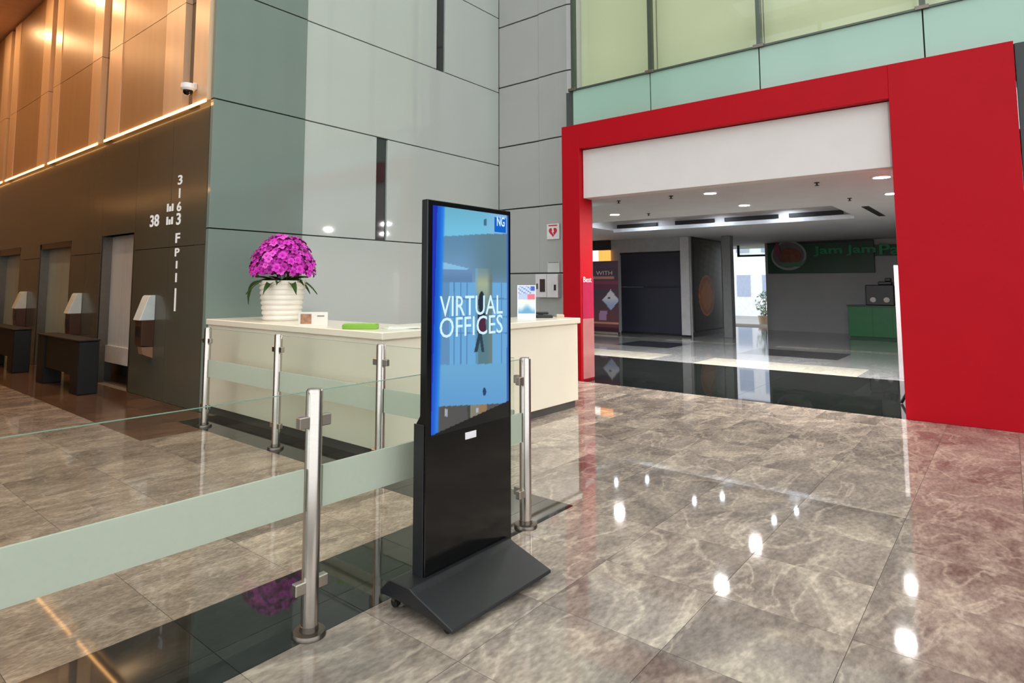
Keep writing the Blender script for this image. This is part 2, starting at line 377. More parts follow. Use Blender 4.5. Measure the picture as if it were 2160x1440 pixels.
# ------------------------------------------------------------------ corridor shell
RZ = 3.05
cl = MB()
for a in ((9.25, 9.9, -1.0, 5.72), (9.9, 13.1, -1.0, 11), (15.4, 26.4, -1.0, 11), (13.1, 15.4, -1.0, 2.45), (13.1, 15.4, 8.2, 11)): cl.box(a[0], a[1], a[2], a[3], RZ, RZ+.28)
cc = struct('ceiling_corridor', cl, M_ceil, 'low corridor ceiling with a recessed trough')
box(13.0, 15.5, 2.35, 8.3, RZ+.28, RZ+.34).build('trough_lid', M_ceil, cc)
box(15.33, 15.40, 2.45, 8.2, RZ-.05, RZ+.04).build('trough_edge', mat('trough_edge_white', (225, 232, 240), .5), cc)
for a, b in ((6.95, 8.1), (5.45, 6.45), (3.98, 5.2), (2.66, 3.75)):
    tag(box(15.345, 15.399, a, b, RZ+.06, RZ+.15).build('vent_slot', mat('slot_black', (20, 21, 24), .6), cc), 'dark linear air slot')
box(13.6, 15.7, 1.93, 2.05, RZ-.008, RZ+.0).build('vent_slot', mat('slot_black', (20, 21, 24), .6), cc)
struct('wall_corridor_left', box(9.9, 26.4, 11.0, 11.2, 0, RZ+.3), M_white, 'left side wall of the corridor')
struct('wall_corridor_right', box(9.3, 26.4, -1.2, -1.0, 0, RZ+.3), M_white, 'right side wall of the corridor')
M_shopwall = mat('shop_wall_grey', (172, 175, 177), .55, 0, .03, 2)
struct('wall_shop', box(23.3, 23.6, -1.0, 6.52, 0, RZ), M_shopwall, 'plain grey wall behind the green stall')
struct('wall_shutter', MB().box(18.55, 18.8, 9.72, 11.0, 0, RZ).box(18.55, 18.8, 7.62, 9.72, 2.62, RZ), mat('shutter_surround', (168, 171, 174), .55), 'grey shopfront wall around the closed shutter')
struct('wall_poster', box(18.58, 21.1, 7.335, 7.62, 0, RZ), mat('shutter_surround', (168, 171, 174), .55), 'short wall carrying the food poster')
struct('column_1', box(19.0, 19.3, 6.3, 6.55, 0, RZ), mat('column_grey', (128, 132, 134), .5), 'slim grey column beside the exit', .01)

# downlights of the corridor
ring_me = MB().lathe([(.085, RZ-.001), (.125, RZ-.001), (.12, RZ-.016), (.09, RZ-.018), (.085, RZ-.001)], (0, 0), 24).mesh('ring', 0, True, (0, 0, RZ)); ring_me.materials.append(mat('lamp_ring_white', (235, 235, 235), .4))
lens_me = MB().cyl((0, 0, -.012), (0, 0, -.006), .088, 20).mesh('lens'); lens_me.materials.append(emit('downlight_white', (255, 250, 246), 1250))
def downlight(x, y, z, label, group, s=1.0, lens=lens_me):
    t = thing('downlight', (x, y, z), label, 'light', group)
    inst('ring', ring_me, t, (x, y, z), (s, s, 1)); inst('lens', lens, t, (x, y, z), (s, s, 1)); return t
G = 'round corridor downlights'
downlight(10.0, 3.6, RZ, 'round downlight centred in the opening, just under the white fascia', G)
downlight(11.9, 3.66, RZ, 'round downlight right behind the central one, further into the corridor', G)
downlight(11.75, 6.25, RZ, 'round downlight near the left red jamb', G)
downlight(10.0, 1.25, RZ, 'largest round downlight, beside the right red jamb', G, 1.1)
downlight(11.9, 1.36, RZ, 'round downlight half hidden by the right red jamb', G)
downlight(10.0, 6.1, RZ, 'round downlight hidden by the left end of the white fascia', G)
lens2 = MB().cyl((0, 0, -.012), (0, 0, -.006), .05, 16).mesh('lens'); lens2.materials.append(emit('spot_cool', (235, 245, 255), 520))
for x, y, w_ in ((14.27, 7.67, 'front left'), (14.95, 7.17, 'back left'), (14.2, 5.67, 'front middle'), (14.94, 5.31, 'back middle'), (14.15, 3.97, 'front right'), (15.06, 3.76, 'back right')):
    downlight(x, y, RZ+.28, 'small spot lamp at the %s of the ceiling trough' % w_, 'trough spot lamps', .62, lens2)
for x, y, w_ in ((9.93, 5.2, 'just inside the left red jamb'), (9.95, 4.24, 'left of the central downlight'), (10.0, 2.05, 'left of the largest downlight'), (12.1, 5.65, 'right of the leftmost downlight'), (12.16, 2.0, 'in front of the short black ceiling slot')):
    s_ = thing('sprinkler', (x, y, RZ), 'tiny dark sprinkler head '+w_, 'sprinkler', 'corridor sprinklers')
    MB().lathe([(.035, RZ), (.035, RZ-.01), (.012, RZ-.014), (.012, RZ-.04), (.03, RZ-.042), (.03, RZ-.048)], (x, y), 12).build('head', mat('sprinkler_black', (24, 24, 26), .5), s_)

# ------------------------------------------------------------------ lift lobby behind the column
M_bronze = mat('bronze_mirror_glass', (84, 81, 68), .19, .0, .05, .8, .4)
M_copper = mat('copper_panel', (178, 146, 110), .35, .2, .05, 1.0, .5, stretch=(1, 6, .4))
M_copper_lt = mat('pale_copper_strip', (226, 192, 156), .3, .15, .04, 1.0, .5, stretch=(1, 6, .4))
M_gapdk = mat('bronze_gap', (112, 84, 58), .12, .2, .05, 2, .8)
wy = struct('wall_lobby', MB().box(3.72, 3.95, 7.9, 9.80, 0, 7.5).box(3.72, 3.95, 11.15, 12.58, 0, 7.5).box(3.72, 3.95, 14.42, 15.75, 0, 7.5).box(3.72, 3.95, 17.5, 21, 0, 7.5)
            .box(3.72, 3.95, 9.80, 11.15, 2.32, 7.5).box(3.72, 3.95, 12.58, 14.42, 2.32, 7.5).box(3.72, 3.95, 15.75, 17.5, 2.32, 7.5), M_joint, 'lift lobby wall, bronze glass below and copper panels above')
for a, b in ((7.6, 8.62), (8.62, 9.80), (11.15, 11.85), (11.85, 12.58), (14.42, 15.1), (15.1, 15.75), (17.5, 19.2)):
    for z0, z1 in ((0, 2.05), (2.05, 3.82)): box(3.65, 3.72, a+.004, b-.004, z0+.004, z1-.004).build('panel', M_bronze, wy)
for a, b in ((9.80, 11.15), (12.58, 14.42), (15.75, 17.5)): box(3.65, 3.72, a+.004, b-.004, 2.32, 3.816).build('panel', M_bronze, wy)
pat = [(7.6, 8.0, 'l'), (8.0, 8.3, 'g'), (8.3, 8.9, 'l'), (8.9, 10.5, 'w'), (10.5, 11.05, 'l'), (11.05, 11.4, 'g'), (11.4, 11.85, 'l'), (11.85, 13.6, 'w'), (13.6, 14.0, 'l'), (14.0, 14.3, 'g'), (14.3, 14.8, 'l'), (14.8, 16.6, 'w'), (16.6, 17.1, 'l'), (17.1, 17.4, 'g'), (17.4, 18.0, 'l'), (18.0, 19.6, 'w'), (19.6, 21, 'l')]
for a, b, k in pat:
    for z0, z1 in ((3.9, 5.37), (5.37, 7.45)):
        if k == 'w': box(3.61, 3.72, a, b, z0, z1-.01).build('copper_panel', M_copper, wy)
        elif k == 'l': box(3.60, 3.72, a+.004, b-.004, z0, z1-.01).build('copper_strip', M_copper_lt, wy)
        else: box(3.69, 3.72, a, b, z0, z1-.01).build('recess_strip', M_gapdk, wy)
for a, b in ((7.6, 11.08), (11.38, 14.02), (14.28, 17.12), (17.38, 20.9)):
    tag(box(3.585, 3.60, a, b, 3.855, 3.888).build('light_strip', emit('amber_strip', (255, 184, 110), 7), wy), 'glowing amber light line')
struct('wall_lobby_end', box(.12, 3.66, 20.9, 21.2, 0, 7.5), M_copper, 'copper end wall of the lift lobby')
wo = struct('wall_lobby_opposite', box(-.2, .12, 7.9, 21, 0, 7.5), M_copper, 'opposite wall of the lift lobby')
box(.12, .15, 7.9, 20.9, 0, 3.82).build('panel', M_bronze, wo); box(.12, .15, 7.9, 20.9, 3.85, 3.89).build('light_strip', emit('amber_strip', (255, 176, 96), 7), wo)
struct('ceiling_lobby', box(-.2, 3.95, 7.9, 21.2, 7.5, 7.8), mat('lobby_ceiling', (214, 176, 158), .6), 'warm lit ceiling of the lift lobby')
lens3 = MB().cyl((0, 0, -.012), (0, 0, -.006), .088, 20).mesh('lens'); lens3.materials.append(emit('downlight_amber', (255, 206, 152), 270))
for x, y, w_ in ((2.7, 9.2, 'first from the grey column'), (2.7, 11.3, 'second from the grey column'), (2.7, 14.2, 'third from the grey column'), (2.7, 17.2, 'fourth from the grey column'), (1.0, 10.2, 'nearest of the far row'), (1.0, 13.2, 'middle of the far row'), (1.0, 16.2, 'last of the far row')):
    downlight(x, y, 7.5, 'warm downlight in the lift lobby ceiling, '+w_, 'lift lobby downlights', 1.3, lens3)
M_lift = mat('green_grey_steel_door', (168, 184, 176), .25, .1, .04, 1, .5, stretch=(1, 20, 1))
M_lift_l = mat('pale_grey_steel_door', (214, 218, 216), .25, .1, .04, 1, .5, stretch=(1, 20, 1))
for n, (a, b, m, h) in enumerate(((9.80, 11.15, M_lift_l, 2.32), (12.58, 14.42, M_lift, 2.22), (15.75, 17.5, M_lift, 2.18))):
    d = struct('door_%d' % (n+1), MB().box(3.66, 3.9, a, a+.06, 0, 2.32).box(3.66, 3.9, b-.06, b, 0, 2.32).box(3.66, 3.9, a, b, h, 2.32), M_steel_dk, ['pale grey lift door nearest the column', 'green grey lift door, second from the column', 'green grey lift door at the left picture edge'][n])
    c = (a+b)/2
    box(3.80, 3.85, a+.06, c-.003, .02, h).build('door_leaf', m, d); box(3.80, 3.85, c+.003, b-.06, .02, h).build('door_leaf', m, d)
    box(3.78, 3.86, a, b, 0, .02).build('sill', M_steel, d)
    if n == 0: box(3.77, 3.80, a+.06, b-.06, .32, .58).build('kick_rail', mat('white_rail', (205, 205, 200), .3), d); box(3.77, 3.80, a+.06, b-.06, .02, .32).build('kick_plate', M_kblack, d)
struct('wall_lift_shaft', box(3.95, 4.2, 7.9, 21, 0, 7.6), M_joint, 'dark wall behind the lift doors')
# black gate units in front of the lifts
def gate(y0, y1, label):
    M_gate = mat('gate_black', (14, 14, 15), .5)
    g = thing('gate_unit', (3.2, y0, 0), label, 'gate', 'black gate units')
    box(3.06, 3.32, y0, y0+.34, 0, .74).build('leg', M_gate, g, .01); box(3.06, 3.32, y1-.34, y1, 0, .74).build('leg', M_gate, g, .01)
    box(3.08, 3.30, y0+.34, y1-.34, .26, .74).build('beam', M_gate, g, .006); box(3.05, 3.33, y0-.01, y1+.01, .74, .765).build('cap', M_gate, g, .006)
gate(9.98, 11.9, 'black two legged gate unit nearest the grey column'); gate(13.3, 15.3, 'black gate unit cut by the left picture edge')
# wall terminals on the piers
def terminal(y, label):
    t = thing('wall_terminal', (3.65, y, 1.0), label, 'terminal', 'lift call terminals')
    MB().prism([(3.65, 1.06), (3.65, .70), (3.49, .72), (3.48, 1.06)], 'y', y-.11, y+.11).build('housing', mat('brown_housing', (74, 46, 30), .35), t, .004)
    MB().prism([(3.65, 1.40), (3.65, 1.06), (3.45, 1.06), (3.46, 1.09), (3.56, 1.38), (3.58, 1.40)], 'y', y-.11, y+.11).build('hood', mat('white_hood', (214, 220, 214), .25), t, .006)
    MB().prism([(3.65, .70), (3.65, .54), (3.52, .60), (3.50, .70)], 'y', y-.10, y+.05).build('tray', mat('copper_tray', (150, 112, 88), .3), t, .004)
    box(3.47, 3.485, y-.07, y+.07, .84, .98).build('keypad', mat('keypad_dark', (30, 24, 22), .3), t)
terminal(9.08, 'white hooded wall terminal with brown box, nearest the grey column')
terminal(12.0, 'white hooded wall terminal between the two middle lift doors'); terminal(15.2, 'white hooded wall terminal furthest from the column')
# white lettering on the bronze pier, brightened by an added glow
wlt = thing('wall_lettering', (3.65, 8.3, 1.6), 'column of small white letters on the bronze wall near the column', 'lettering')
M_lw = emit('lettering_glow', (255, 245, 235), .55)
def glyph(s, y, z, wd, h): text_part('glyph', s, M_lw, wlt, (3.648, y+wd/2, z), (0, -1, 0), (0, 0, 1), wd, h, .004, .02)
for s, z, h in (('3', 2.88, .13), ('1', 2.70, .13), ('6', 2.52, .13), ('3', 2.34, .16), ('F', 2.10, .13), ('P', 1.92, .11), ('1', 1.76, .1), ('I', 1.58, .12), ('I', 1.2, .3)): glyph(s, 8.36, z, .13 if s not in '1I' else .04, h)
for z in (2.36, 2.54):
    for k, h in enumerate((.10, .07, .11)): box(3.644, 3.648, 8.53+k*.075, 8.58+k*.075, z, z+h).build('glyph', M_lw, wlt)
glyph('38', 9.12, 2.36, .3, .17)
# dome camera at the copper corner
cm = thing('dome_camera', (3.6, 7.98, 4.05), 'small white dome security camera at the copper panel corner', 'camera')
MB().box(3.55, 3.6, 7.86, 7.96, 4.06, 4.15).build('bracket', M_white, cm, .01)
MB().lathe([(.04, 4.13), (.085, 4.12), (.09, 4.06), (.075, 4.035), (.03, 4.035)], (3.50, 7.91), 24).build('housing', mat('camera_white', (238, 238, 235), .3), cm, 0, True)
MB().lathe([(.062, 4.036), (.058, 4.005), (.038, 3.98), (.008, 3.972)], (3.50, 7.91), 20).build('dome', M_kblack, cm, 0, True)

# ------------------------------------------------------------------ reception counter
rc = thing('reception_counter', (3.67, 4.25, 0), 'cream L-shaped reception counter with a dark kickboard', 'counter')
box(3.69, 4.5, 4.27, 7.52, .09, 1.06).build('side_panel', M_counter, rc, .004)
box(4.5, 6.98, 4.27, 4.95, .09, 1.06).build('front_panel', M_counter, rc, .004)
MB().prism([(3.66, 7.52), (3.66, 4.24), (7.01, 4.24), (7.01, 4.98), (4.52, 4.98), (4.52, 7.52)], 'z', 1.06, 1.13).build('worktop', M_counter, rc, .008)
MB().prism([(3.72, 7.52), (3.72, 4.30), (6.95, 4.30), (6.95, 4.9), (4.46, 4.9), (4.46, 7.52)], 'z', 0, .09).build('kickboard', mat('kickboard_dark', (74, 72, 70), .25), rc)

# potted orchid
OX, OY, OZ = 4.12, 6.58, 1.13
po = thing('potted_orchid', (OX, OY, OZ), 'magenta orchid in a ribbed white pot on the counter', 'plant')
prof = [(.20, OZ)]; nr = 8; H = .47
for k in range(nr):
    z0 = OZ + H*k/nr; rr = .215+.055*k/nr
    prof += [(rr-.012, z0+.004), (rr+.006, z0+.018), (rr+.010, z0+H/nr*.55), (rr+.002, z0+H/nr-.006)]
prof += [(.275, OZ+H), (.25, OZ+H), (.24, OZ+H-.05), (.02, OZ+H-.06)]
pot = MB().lathe(prof, (OX, OY), 40).build('pot', mat('white_ribbed_pot', (240, 233, 220), .35), po, 0, True)
MB().lathe([(.24, OZ+H-.05), (.2, OZ+H-.03), (.1, OZ+H-.02), (.01, OZ+H-.018)], (OX, OY), 24).build('soil', mat('moss_soil', (52, 44, 26), .9, var=.4, scale=60), po)
M_leaf = mat('orchid_leaf', (52, 84, 30), .4, var=.25, scale=9)
def leaf_mesh(L, W, droop):
    mb = MB(); n = 7
    for k in range(n+1):
        t = k/n; wd = W*math.sin(math.pi*min(1, .12+t*.88))**.7; z = L*.55*t - droop*t*t
        mb.v += [(L*t, -wd, z+.02), (L*t, 0, z), (L*t, wd, z+.02)]
    for k in range(n):
        i = 3*k; mb.f += [(i, i+3, i+4, i+1), (i+1, i+4, i+5, i+2)]
    return mb.mesh('leaf', 0, True)
lms = [leaf_mesh(.30, .045, .20), leaf_mesh(.36, .05, .34), leaf_mesh(.26, .04, .08)]
for m_ in lms: m_.materials.append(M_leaf)
for k in range(16):
    a = k*2.4+.3; inst('leaf', lms[k % 3], po, (OX+.05*math.cos(a), OY+.05*math.sin(a), OZ+H-.03), (1, 1, 1), (0, 0, a))
inst('leaf', lms[1], po, (OX-.14, OY+.2, OZ+H-.02), (.8, 1, 1.1), (0, .5, 2.1))
def blossom_mesh(seed):
    rnd = random.Random(seed); mb = MB()
    for k in range(5):
        a = 2*math.pi*k/5+rnd.uniform(-.1, .1); L = .048 if k % 2 else .042; W = .024 if k in (1, 4) else .017
        ca, sa = math.cos(a), math.sin(a); i = len(mb.v)
        for t, wd, z in ((.08, .006, 0), (.5, W, .012), (.9, W*.7, .008), (1.0, .003, .0)):
            mb.v += [(L*t*ca-wd*sa, L*t*sa+wd*ca, z), (L*t*ca+wd*sa, L*t*sa-wd*ca, z)]
        for q in range(3): mb.f.append((i+2*q, i+2*q+1, i+2*q+3, i+2*q+2))
    i = len(mb.v); mb.v += [(.012, 0, .01), (-.006, .01, .01), (-.006, -.01, .01), (0, 0, .028)]
    mb.f += [(i, i+1, i+3), (i+1, i+2, i+3), (i+2, i, i+3)]
    return mb.mesh('blossom', 0)
bcols = [(214, 44, 190), (186, 22, 160), (232, 84, 206), (160, 12, 140)]
bms = []
for k, c in enumerate(bcols):
    me = blossom_mesh(k); me.materials.append(mat('petal_%d' % k, c, .5, var=.12, scale=40)); bms.append(me)
DZ = OZ+H+.10
N = 230
for k in range(N):
    ph = (k+.5)/N; zc = 1-ph*1.05; az = k*2.39996
    rr = math.sqrt(max(0, 1-max(zc, 0)**2)); jit = random.uniform(.88, 1.05)
    px_, py_, pz_ = .36*rr*math.cos(az)*jit, .36*rr*math.sin(az)*jit, .44*max(zc, -.03)*jit + random.uniform(-.02, .02)
    nrm = Vector((px_, py_, pz_*.8+.08)).normalized()
    q = nrm.to_track_quat('Z', 'Y').to_euler(); 
    o = inst('blossom', bms[random.choice((0, 0, 1, 1, 2, 3))], po, (OX+px_, OY+py_, DZ+pz_), [random.uniform(1.0, 1.35)]*3, q)
for k in range(9):
    a = 2*math.pi*k/9; r1, r2 = .05, .24
    MB().tube([(OX+r1*math.cos(a), OY+r1*math.sin(a), OZ+H-.03), (OX+.1*math.cos(a), OY+.1*math.sin(a), DZ+.12), (OX+r2*math.cos(a), OY+r2*math.sin(a), DZ+.2), (OX+.31*math.cos(a), OY+.31*math.sin(a), DZ+.03)], .006).build('stem', mat('orchid_stem', (70, 92, 40), .5), po)

# things on the counter
tc = thing('tent_card', (3.76, 5.42, 1.13), 'small white tent card with a brown picture beside the pot', 'card')
def frame_pts(c, ang):                                             # helper: rotated box corners about c
    return c, ang
def rbox(c, sx, sy, z0, z1, ang):
    ca, sa = math.cos(ang), math.sin(ang); P = [(-sx/2, -sy/2), (sx/2, -sy/2), (sx/2, sy/2), (-sx/2, sy/2)]
    return MB().prism([(c[0]+x*ca-y*sa, c[1]+x*sa+y*ca) for x, y in P], 'z', z0, z1)
AN = math.atan2(-.18, .164)
rbox((3.78, 5.46), .30, .012, 1.13, 1.27, AN).build('card', mat('card_white', (240, 232, 222), .5), tc, .002)
ux, uy = math.cos(AN), math.sin(AN); nx, ny = uy, -ux
rbox((3.78-ux*.07+nx*.008, 5.46-uy*.07+ny*.008), .11, .004, 1.15, 1.25, AN).build('picture', mat('card_brown', (176, 128, 96), .5, var=.35, scale=30), tc)
rbox((3.78+ux*.08+nx*.008, 5.46+uy*.08+ny*.008), .07, .004, 1.225, 1.235, AN).build('text_line', mat('ink_grey', (120, 116, 112), .6), tc)
gt = thing('green_tray', (3.85, 4.72, 1.13), 'flat lime green tray near the counter corner', 'tray')
rbox((3.83, 4.75), .33, .16, 1.13, 1.175, AN).build('shell', mat('lime_plastic', (128, 176, 50), .35), gt, .008, seg=2)
rbox((3.83, 4.75), .30, .13, 1.175, 1.181, AN).build('lid', mat('lime_plastic_light', (158, 206, 84), .35), gt, .002)
ps = thing('paper_sheet', (4.05, 4.6, 1.13), 'pale paper sheets beside the green tray', 'paper')
rbox((4.12, 4.52), .30, .21, 1.131, 1.138, -.4).build('sheet', mat('paper_pale', (226, 236, 224), .6), ps); rbox((4.16, 4.5), .30, .21, 1.138, 1.144, -.7).build('sheet', mat('paper_pale', (226, 236, 224), .6), ps)
ic = thing('info_card', (6.5, 4.75, 1.13), 'white and blue standing information card beside the kiosk', 'card')
AC = math.atan2(-.172, .159); cc0 = (6.40, 4.66); IW, IH = .235, .42
rbox(cc0, IW, .014, 1.13, 1.13+IH, AC).build('holder', mat('acrylic_white', (236, 238, 242), .2), ic, .002)
ux, uy = math.cos(AC), math.sin(AC); nx, ny = uy, -ux
def icf(u, v, p):
    if u < .06 or u > .94 or v < .04 or v > .97: return (238, 238, 242)
    if v > .72: return (120, 150, 215) if (int(u*9)+int(v*24)) % 3 == 0 and u < .75 else ((60, 96, 190) if u > .72 and v > .82 else (205, 218, 240))
    if v > .56: return (232, 120, 140) if u > .55 else (190, 205, 235)
    if v > .45: return (244, 236, 232)
    if v > .15: return mixc((225, 235, 240), (110, 165, 205), sstep(.42, .2, v+.06*math.sin(u*9)))
    return (236, 240, 240)
printed('print', ic, vcol('printed_card'), lambda u, v: (cc0[0]+ux*(u-.5)*IW+nx*.009, cc0[1]+uy*(u-.5)*IW+ny*.009, 1.13+v*IH), 30, 50, icf)
bp_ = thing('desk_phone', (6.75, 4.7, 1.13), 'low black desk phone at the counter end', 'phone')
rbox((6.72, 4.62), .22, .18, 1.13, 1.165, AC).build('base', M_kmatte, bp_, .008); rbox((6.70, 4.65), .2, .05, 1.175, 1.205, AC).build('handset', M_kmatte, bp_, .01); rbox((6.70, 4.65), .06, .04, 1.16, 1.18, AC).build('cradle', M_kmatte, bp_)
nb = thing('note_box', (6.93, 4.5, 1.13), 'tiny beige note box at the counter end', 'box')
rbox((6.92, 4.5), .10, .08, 1.13, 1.165, AC).build('box', mat('beige_box', (206, 190, 160), .6), nb, .003); rbox((6.92, 4.5), .085, .065, 1.165, 1.17, AC).build('notes', M_white, nb)

# ------------------------------------------------------------------ things on the aluminium wall
ae = thing('aed_sign', (9.41, 6.235, 2.52), 'small white wall sign with a red heart', 'sign')
box(9.385, 9.41, 6.10, 6.37, 2.38, 2.66).build('plate', mat('sign_white', (236, 232, 230), .4), ae, .003)
hp = []
for k in range(28):
    t = 2*math.pi*k/28; hp.append((6.235+.0058*16*math.sin(t)**3*.95, 2.515+.0058*(13*math.cos(t)-5*math.cos(2*t)-2*math.cos(3*t)-math.cos(4*t))))
MB().prism(hp, 'x', 9.379, 9.385).build('heart', mat('sign_red', (205, 40, 66), .4), ae)
MB().prism([(6.22, 2.57), (6.255, 2.57), (6.24, 2.53), (6.262, 2.53), (6.215, 2.455), (6.228, 2.51), (6.208, 2.51)], 'x', 9.375, 9.379).build('bolt', mat('sign_white', (236, 232, 230), .4), ae)
box(9.381, 9.385, 6.14, 6.33, 2.62, 2.64).build('text_line', mat('sign_red', (205, 40, 66), .4), ae)
nt_ = thing('wall_notice', (9.41, 6.24, 1.87), 'plain pale notice above the white wall cabinet', 'notice')
box(9.40, 9.412, 6.11, 6.37, 1.78, 1.975).build('sheet', mat('notice_paper', (206, 206, 202), .6), nt_); box(9.396, 9.40, 6.13, 6.35, 1.955, 1.968).build('text_line', mat('ink_grey', (120, 116, 112), .6), nt_)
hb = thing('wall_cabinet', (9.41, 6.33, 1.54), 'white emergency cabinet with a dark window on the metal wall', 'cabinet')
box(9.31, 9.412, 6.34, 6.58, 1.33, 1.75).build('body', mat('cabinet_white', (222, 218, 218), .35), hb, .006); box(9.31, 9.412, 6.09, 6.33, 1.33, 1.75).build('door', mat('cabinet_white', (222, 218, 218), .35), hb, .006)
box(9.30, 9.31, 6.365, 6.475, 1.43, 1.66).build('window', mat('cabinet_window', (58, 36, 40), .2), hb); box(9.298, 9.31, 6.52, 6.55, 1.48, 1.58).build('latch', M_steel_dk, hb); box(9.298, 9.31, 6.13, 6.17, 1.46, 1.56).build('handle', M_kmatte, hb)

# ------------------------------------------------------------------ glass railings
def post(parent, x, y, dx, dy, lit):
    """round post with base flange and four clamp arms along +-(dx,dy)"""
    r = .038
    p = MB().lathe([(r, .02), (r, 1.065), (r-.006, 1.075), (.004, 1.077)], (x, y), 28).build('post', M_steel, parent, 0, True)
    MB().lathe([(.075, 0), (.075, .012), (.07, .02), (.042, .022), (.04, .045), (.03, .05)], (x, y), 24).build('flange', M_steel_dk, p, 0, True)
    for z in (.215, .93):
        for sx, sy in lit:
            a, b = x+sx*.03, y+sy*.03; c, d = x+sx*.085, y+sy*.085
            hw = .018
            MB().box(min(a, c)-(hw if sx == 0 else 0), max(a, c)+(hw if sx == 0 else 0), min(b, d)-(hw if sy == 0 else 0), max(b, d)+(hw if sy == 0 else 0), z-.026, z+.026).build('clamp', M_steel, p, .004)
    return p
def pane(parent, x0, x1, y0, y1):
    t = .006
    if abs(x1-x0) > abs(y1-y0): B = (x0, x1, y0-t, y0+t); Bf = (x0, x1, y0-t-.0015, y0+t+.0015)
    else: B = (x0-t, x0+t, y0, y1); Bf = (x0-t-.0015, x0+t+.0015, y0, y1)
    g = box(*B, .07, 1.065).build('pane', M_glass, parent)
    tag(box(*Bf, .54, .725).build('frosted_band', M_frost, g), 'frosted privacy band')
    # green polished top edge of the glass
    box(*B, 1.0652, 1.067).build('top_edge', mat('glass_edge_green', (120, 158, 140), .2), g)
ra = thing('glass_railing', (3.34, 4.6, 0), 'glass railing with steel posts in front of the cream counter', 'railing')
for y in (6.80, 5.38, 3.88): post(ra, 3.34, y, 0, 1, ((0, -1), (0, 1)))
for a, b in ((5.43, 6.75), (3.93, 5.33), (2.54, 3.83)): pane(ra, 3.34, 3.34, a, b)
rb = thing('glass_railing', (1.7, 2.45, 0), 'long glass railing behind the black kiosk, nearest the viewer', 'railing')
post(rb, 3.345, 2.45, 1, 0, ((-1, 0), (0, 1))); post(rb, 1.715, 2.45, 1, 0, ((-1, 0), (1, 0))); post(rb, .09, 2.45, 1, 0, ((-1, 0), (1, 0)))
for a, b in ((1.765, 3.295), (.14, 1.665), (-1.5, .04)): pane(rb, a, b, 2.45, 2.45)

# ------------------------------------------------------------------ digital kiosk
kx0, kx1, ky = 2.205, 2.895, 2.22
kk = thing('digital_kiosk', (2.5, 2.22, 0), 'tall black digital kiosk with a lit blue screen', 'kiosk')
MB().prism([(ky, .09), (ky, 1.985), (ky+.045, 1.985), (ky+.045, .90), (ky+.085, .84), (ky+.085, .09)], 'x', kx0, kx1).build('body', M_kblack, kk, .004)
MB().prism([(1.925, .030), (1.925, .048), (2.165, .125), (2.20, .14), (2.33, .14), (2.35, .13), (2.405, .075), (2.405, .055), (2.36, .06), (2.2, .06)], 'x', 2.085, 2.855).build('base_plate', M_kmatte, kk, .004)
for x in (2.13, 2.81):
    for y in (1.99, 2.34):
        c_ = MB().cyl((x-.012, y, .022), (x+.012, y, .022), .022, 14).build('caster', mat('caster_rubber', (18, 18, 18), .6), kk, 0, True)
        box(x-.018, x+.018, y-.012, y+.012, .03, .058).build('caster_bracket', M_steel_dk, c_)
# left edge rail of the lower body
box(kx0-.006, kx0, ky+.01, ky+.08, .12, .86).build('side_trim', M_kmatte, kk, .002)
sx0, sx1, sz0, sz1 = 2.238, 2.868, .80, 1.957
